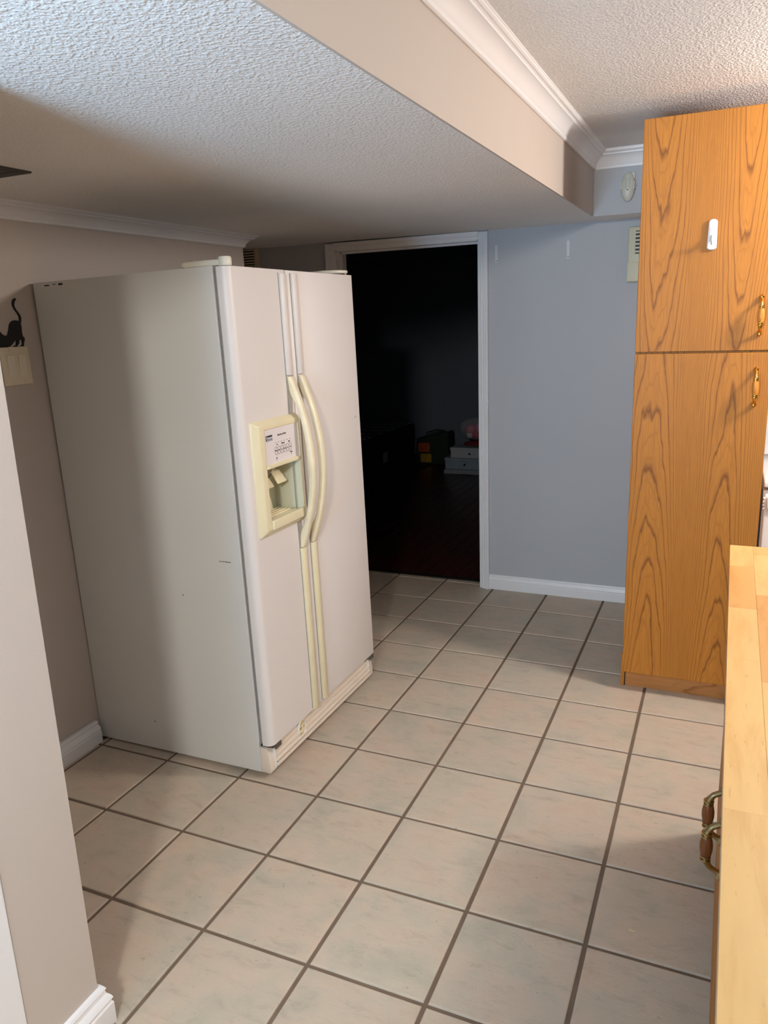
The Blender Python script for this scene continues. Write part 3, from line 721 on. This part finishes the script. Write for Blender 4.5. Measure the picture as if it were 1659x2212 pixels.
# ------------------------------------------------------------------ tall oak cupboard
CX0, CX1, CYF, CH = .712, 2.20, -3.475, 7.0
cb = thing('tall_cupboard', 'tall honey oak cupboard with two brass-handled doors reaching almost to the ceiling', 'cupboard', (1.45, -2.6, 0)); og = (1.45, -2.6, 0)
MB().box(CX0, CX1, CYF+.06, -1.75, .26, CH, .004).build('body', OAK, cb, False, og)
MB().box(CX0+.02, CX1, -3.29, -1.8, 0, .27).build('plinth', OAKD, cb, False, og)
tag(MB().box(CX0-.03, CX0+.018, -3.31, -1.75, 0, .45, .006).build('side_board', OAK, cb, False, og), 'short oak board at the bottom of the side')
MB().box(CX0+.018, CX0+.03, -3.295, -3.27, 0, .26).build('gap', DARK, cb, False, og)
def brass_pull(door, x, z, mats, og, out=(0, -1), L=.37, so=.11, xy=None):
    """vertical pull: two turned posts and a barrel grip; out = direction away from the door"""
    ox, oy = out
    X, Y = xy
    P = lambda d, zz: (X+ox*d, Y+oy*d, zz)
    h = L/2
    b = MB()
    for s in (1, -1):
        b.tube([P(0, z+s*(h+.015)), P(.03, z+s*(h-.005)), P(so*.75, z+s*(h-.035)), P(so, z+s*(h-.075)), P(so, z+s*(h-.105))], [.030, .017, .018, .022, .026], 12)
        b.tube([P(.004, z+s*(h+.04)), P(.016, z+s*(h+.02)), P(.016, z+s*(h-.02))], [.012, .026, .022], 12)
        b.tube([P(so, z+s*(h-.075)), P(so, z+s*(h-.085))], .031, 14)
        b.tube([P(so, z+s*(h-.098)), P(so, z+s*(h-.108))], .030, 14)
    b.tube([P(so, z-h+.09), P(so, z+h-.09)], .014, 8)
    o = b.build('handle', mats[0], door, True, og)
    g = h-.105
    MB().tube([P(so, z-g), P(so, z-g*.8), P(so, z-g*.3), P(so, z+g*.3), P(so, z+g*.8), P(so, z+g)], [.026, .031, .037, .037, .031, .026], 14).build('handle_grip', mats[1], door, True, og)
    return o
for z0, z1, lab, hz in ((4.442, CH, 'upper door', 4.825), (.28, 4.418, 'tall lower door', 4.03)):
    d = MB().box(CX0+.002, CX1-.004, CYF, CYF+.058, z0, z1, .006).build('door', OAKUP if z0 > 1 else OAKLOW, cb, False, og)
    tag(d, lab)
    brass_pull(d, 2.045, hz, (BRASS, OAKG2), og, (0, -1), xy=(2.045, CYF))
# white hook stuck on the upper door
t = thing('adhesive_hook', 'white oblong adhesive hook stuck on the upper oak cupboard door', 'hook', (1.49, CYF, 5.72)); og = (1.49, CYF, 5.72)
pts = []
for k in range(9): a = PI*k/8; pts.append((1.495+.046*math.cos(a), 5.85+.035*math.sin(a)))
for k in range(9): a = PI+PI*k/8; pts.append((1.493+.052*math.cos(a), 5.585+.03*math.sin(a)))
MB().prism(pts, 1, CYF-.032, CYF-.002, .012, 3).build('plate', HOOK, t, True, og)
MB().box(1.463, 1.527, CYF-.034, CYF-.029, 5.645, 5.80, .004).build('recess', plain('hook_recess', srgb(188, 188, 194), .4), t, False, og)
MB().tube([(1.493, CYF-.03, 5.71), (1.493, CYF-.05, 5.66), (1.493, CYF-.09, 5.625), (1.493, CYF-.115, 5.65), (1.493, CYF-.118, 5.69)], [(.014, .02), (.014, .02), (.013, .02), (.012, .018), (.01, .015)], 12).build('hook_arm', HOOK, t, True, og)

# ------------------------------------------------------------------ white range beyond the cupboard
rg = thing('kitchen_range', 'white enamel kitchen range just visible past the edge of the tall oak cupboard', 'stove', (3.4, -1.6, 0)); og = (3.4, -1.6, 0)
MB().box(2.262, 4.52, -2.55, -.5, .15, 2.63, .01).build('body', GLOSS, rg, False, og)
MB().box(2.262, 4.52, -2.62, -.5, 2.68, 2.76, .02, 3).build('cooktop', GLOSS, rg, True, og)
od = MB().box(2.275, 4.5, -2.65, -2.555, .85, 2.60, .03, 3).build('oven_door', GLOSS, rg, True, og)
MB().box(2.30, 4.48, -2.70, -2.64, 2.40, 2.58, .03, 3).build('handle', GLOSS, od, True, og)
for k in range(4): MB().box(2.262, 2.285, -2.66, -2.56, 2.40+.045*k, 2.43+.045*k, .01).build('rib', GLOSS, od, True, og)
MB().box(2.275, 4.5, -2.64, -2.56, .2, .80, .02, 2).build('drawer', GLOSS, rg, True, og)
MB().box(2.262, 4.52, -.62, -.45, 2.76, 3.7, .03, 3).build('backguard', GLOSS, rg, True, og)
for x, y in ((2.8, -2.1), (3.95, -2.1), (2.8, -1.2), (3.95, -1.2)):
    b = MB()
    for r in (.10, .17, .24): b.tube([(x+r*math.cos(a), y+r*math.sin(a), 2.785) for a in [2*PI*k/24 for k in range(25)]], .02, 6, False)
    b.build('burner', DARK, rg, True, og)
for k in range(5): MB().lathe([(.07, 0), (.06, -.05), (.02, -.06)], (2.7+.35*k, -.62, 3.35), 1, 16).build('knob', GLOSS, rg, True, og)
for x in (2.35, 4.43):
    for y in (-2.4, -.65): MB().lathe([(.05, 0), (.05, .15)], (x, y, 0), 2, 12).build('foot', DARK, rg, False, og)

# ------------------------------------------------------------------ peninsula: base cabinets and butcher block top
ZT = 2.85; PX = 1.870; PE = -5.98
ct = thing('countertop', 'light maple butcher block countertop with staggered blocks, above the oak base cabinets', 'countertop', (PX, PE, ZT-.11), (0, 0, -.0036)); og = (PX, PE, ZT-.11)
rr = random.Random(4)
MB().box(PX+.002, 3.9, -12.3, PE-.002, ZT-.11, ZT-.03).build('core', plain('maple_edge', srgb(196, 158, 118), .5, var=.15, vs=20), ct, False, og)
lens0 = {0: [.62, 1.0, .9, 1.6, 1.35, 1.3], 1: [.25, 1.05, 1.5]}
for i in range(11):
    x0 = PX + i*.185; y = PE; k = 0
    while y > -12.25:
        L = (lens0.get(i, [])+[0]*40)[k] or rr.uniform(.8, 1.9)
        if i > 3: L *= 1.6
        y1 = max(y-L, -12.3)
        cx, cy = x0+.0925, (y+y1)/2
        if y-y1 > .05:
            o = MB().box(-.0921, .0921, (y1-y)/2+.0005, (y-y1)/2-.0005, -.03, 0, .0012, 1).build('block', MAPLE, ct)
            o.location = (Vector((cx, cy, ZT))-Vector(og))*T
        y = y1; k += 1
tag(MB().box(PX, PX+.004, -12.3, PE, ZT-.108, ZT-.006, .001, 1).build('edge_band', plain('maple_edge_band', srgb(190, 150, 112), .45, var=.2, vs=20), ct, False, og), None)
FX = 1.928
ybs = [-6.12, -7.3, -8.84, -10.5, -12.2]
names = ['oak base cabinet at the far end of the butcher block counter', 'oak base cabinet whose brown-gripped brass handle is the farther of the two below the counter',
         'oak base cabinet whose brown-gripped brass handle is the nearer of the two below the counter', 'oak base cabinet at the near end of the butcher block counter']
for k in range(4):
    y1, y0 = ybs[k]-.0, ybs[k+1]
    t = thing('base_cabinet', names[k], 'cabinet', (2.8-.0036*(-6-(y0+y1)/2), (y0+y1)/2, 0), (0, 0, -.0036), group='base cabinets under the butcher block counter'); og = (2.8, (y0+y1)/2, 0)
    MB().box(FX+.05, 3.75, y0+.004, y1-.004, .28, ZT-.115, .004).build('body', OAK, t, False, og)
    MB().box(FX+.16, 3.7, y0+.004, y1-.004, 0, .28).build('plinth', OAKD, t, False, og)
    d = MB().box(FX, FX+.048, y0+.015, y1-.015, .32, ZT-.15, .006).build('door', OAK, t, False, og)
    hy = {1: ybs[2]+.165, 2: ybs[2]-.165, 0: y1-.2, 3: y0+.2}[k]
    if k: brass_pull(d, FX, 1.86, (ABRASS, OAKG), og, (-1, 0), L=.34, so=.10, xy=(FX, hy))

# small bits on the floor
o = MB().prism([(-.03, -.006), (.02, -.012), (.032, .004), (0, .0), (-.02, .012)], 2, 0, .006).build('paper_scrap', plain('scrap', srgb(214, 200, 160), .7), None, loc=(1.33, -7.72, 0.001))
tag(o, 'tiny cream scrap of paper on a shaded floor tile near the counter', 'paper scrap')

# ------------------------------------------------------------------ lamp fittings (out of frame)
for nm, (x, y, z), lab in (('ceiling_lamp', KITCHEN, 'small round ceiling lamp over the kitchen beyond the counter'), ('ceiling_lamp', HALL, 'small round ceiling lamp behind the photographer')):
    t = thing(nm, lab, 'lamp', (x, y, ZU)); og = (x, y, ZU)
    MB().lathe([(.36, 0), (.36, -.03), (.1, -.06)], (x, y, ZU), 2, 24).build('canopy', TRIM, t, True, og)
    if nm and z < 6.8: MB().tube([(x, y, ZU-.05), (x, y, z+.27)], .03, 8).build('stem', TRIM, t, True, og)

# ------------------------------------------------------------------ the photographer (casts the long shadow by the counter)
def limb_figure():
    t = thing('person', 'person standing in dark clothes, raising a phone with both hands', 'person', (1.76, -14.25, 0)); og = Vector((1.76, -14.25, 0))
    J = {  # joint: (x, y, z, radius)
        'pel': (0, 0, 2.72, .36), 'wai': (0, .02, 3.15, .32), 'che': (0, .03, 3.72, .42), 'neb': (0, .02, 4.28, .20), 'nec': (0, .05, 4.48, .15),
        'h1': (0, .08, 4.68, .24), 'h2': (0, .07, 4.92, .30), 'h3': (0, .05, 5.10, .22),
        'sl': (-.52, .02, 4.18, .17), 'el': (-.66, .42, 3.55, .125), 'wl': (-.32, .80, 4.35, .085), 'hl': (-.22, .86, 4.52, .09),
        'sr': (.52, .02, 4.18, .17), 'er': (.66, .42, 3.55, .125), 'wr': (.32, .80, 4.35, .085), 'hr': (.22, .86, 4.52, .09),
        'il': (-.24, 0, 2.5, .27), 'kl': (-.27, .06, 1.42, .18), 'al': (-.28, -.02, .24, .11), 'fl': (-.30, .34, .12, .11),
        'ir': (.24, 0, 2.5, .27), 'kr': (.27, .06, 1.42, .18), 'ar': (.28, -.02, .24, .11), 'fr': (.30, .34, .12, .11)}
    E_ = [('pel', 'wai'), ('wai', 'che'), ('che', 'neb'), ('neb', 'nec'), ('nec', 'h1'), ('h1', 'h2'), ('h2', 'h3'), ('neb', 'sl'), ('sl', 'el'), ('el', 'wl'), ('wl', 'hl'),
          ('neb', 'sr'), ('sr', 'er'), ('er', 'wr'), ('wr', 'hr'), ('pel', 'il'), ('il', 'kl'), ('kl', 'al'), ('al', 'fl'), ('pel', 'ir'), ('ir', 'kr'), ('kr', 'ar'), ('ar', 'fr')]
    for s in (-1, 1):   # fingers
        w_ = 'hl' if s < 0 else 'hr'
        for f in range(5):
            dz = .10-.05*f if f < 4 else .02
            a, b_ = '%s%da' % (w_, f), '%s%db' % (w_, f)
            if f < 4:
                J[a] = (s*.15, .93, 4.55+dz, .028); J[b_] = (s*(.06), .96, 4.57+dz, .024)
            else:
                J[a] = (s*.17, .80, 4.62, .030); J[b_] = (s*.10, .80, 4.70, .026)
            E_ += [(w_, a), (a, b_)]
    names_ = list(J); idx = {n: i for i, n in enumerate(names_)}
    me = bpy.data.meshes.new('body')
    me.from_pydata([Vector(J[n][:3])*T for n in names_], [(idx[a], idx[b]) for a, b in E_], [])
    o = bpy.data.objects.new('body', me); C.objects.link(o); o.parent = t
    md = o.modifiers.new('skin', 'SKIN'); me.skin_vertices
    for i, n in enumerate(names_):
        r = J[n][3]*T; me.skin_vertices[0].data[i].radius = (r, r)
    me.skin_vertices[0].data[0].use_root = True
    sb = o.modifiers.new('sub', 'SUBSURF'); sb.levels = 2; sb.render_levels = 2
    m, nt, bs = nmat('clothed_figure')
    tc = nt.nodes.new('ShaderNodeTexCoord'); sp = nt.nodes.new('ShaderNodeSeparateXYZ'); nt.links.new(tc.outputs['Object'], sp.inputs[0])
    head = ramp(nt, math_(nt, 'MULTIPLY', sp.outputs[2], .5), [(4.42*T*.5, 0.0), (4.46*T*.5, 1.0)])
    nt.links.new(mix(nt, head, srgb(52, 54, 66), srgb(196, 148, 122)), bs.inputs['Base Color'])
    me.materials.append(m)
    HAIR = plain('brown_hair', srgb(50, 36, 26), .7)
    b = MB(); bmesh.ops.create_uvsphere(b.bm, u_segments=20, v_segments=14, radius=.33)
    bmesh.ops.delete(b.bm, geom=[v for v in b.bm.verts if v.co.y > .12 and v.co.z < .10 or v.co.z < -.2], context='VERTS')
    b.build('hair', HAIR, t, True, loc=(0, .03, 4.95))
    for s in (-1, 1): MB().lathe([(.01, -.02), (.03, 0), (.01, .02)], (s*.09, .33, 4.90), 1, 10).build('eye', DARK, t, True)
    MB().prism([(.30, 4.88), (.30, 4.76), (.40, 4.79)], 0, -.04, .04, .01).build('nose', SKIN, t, True)
    for s in (-1, 1): MB().box(s*.29-.03, s*.29+.03, .02, .12, 4.82, 4.97, .025, 3).build('ear', SKIN, t, True)
    MB().box(-.07, .07, .31, .335, 4.69, 4.71, .008).build('mouth', plain('lips', srgb(150, 80, 74), .5), t, True)
    p = MB().box(1.76-.11, 1.76+.11, -13.42, -13.39, 4.47, 4.92, .02, 3).build('phone', DARK)
    tag(p, 'black phone held up in both hands of the standing person', 'phone')
limb_figure()
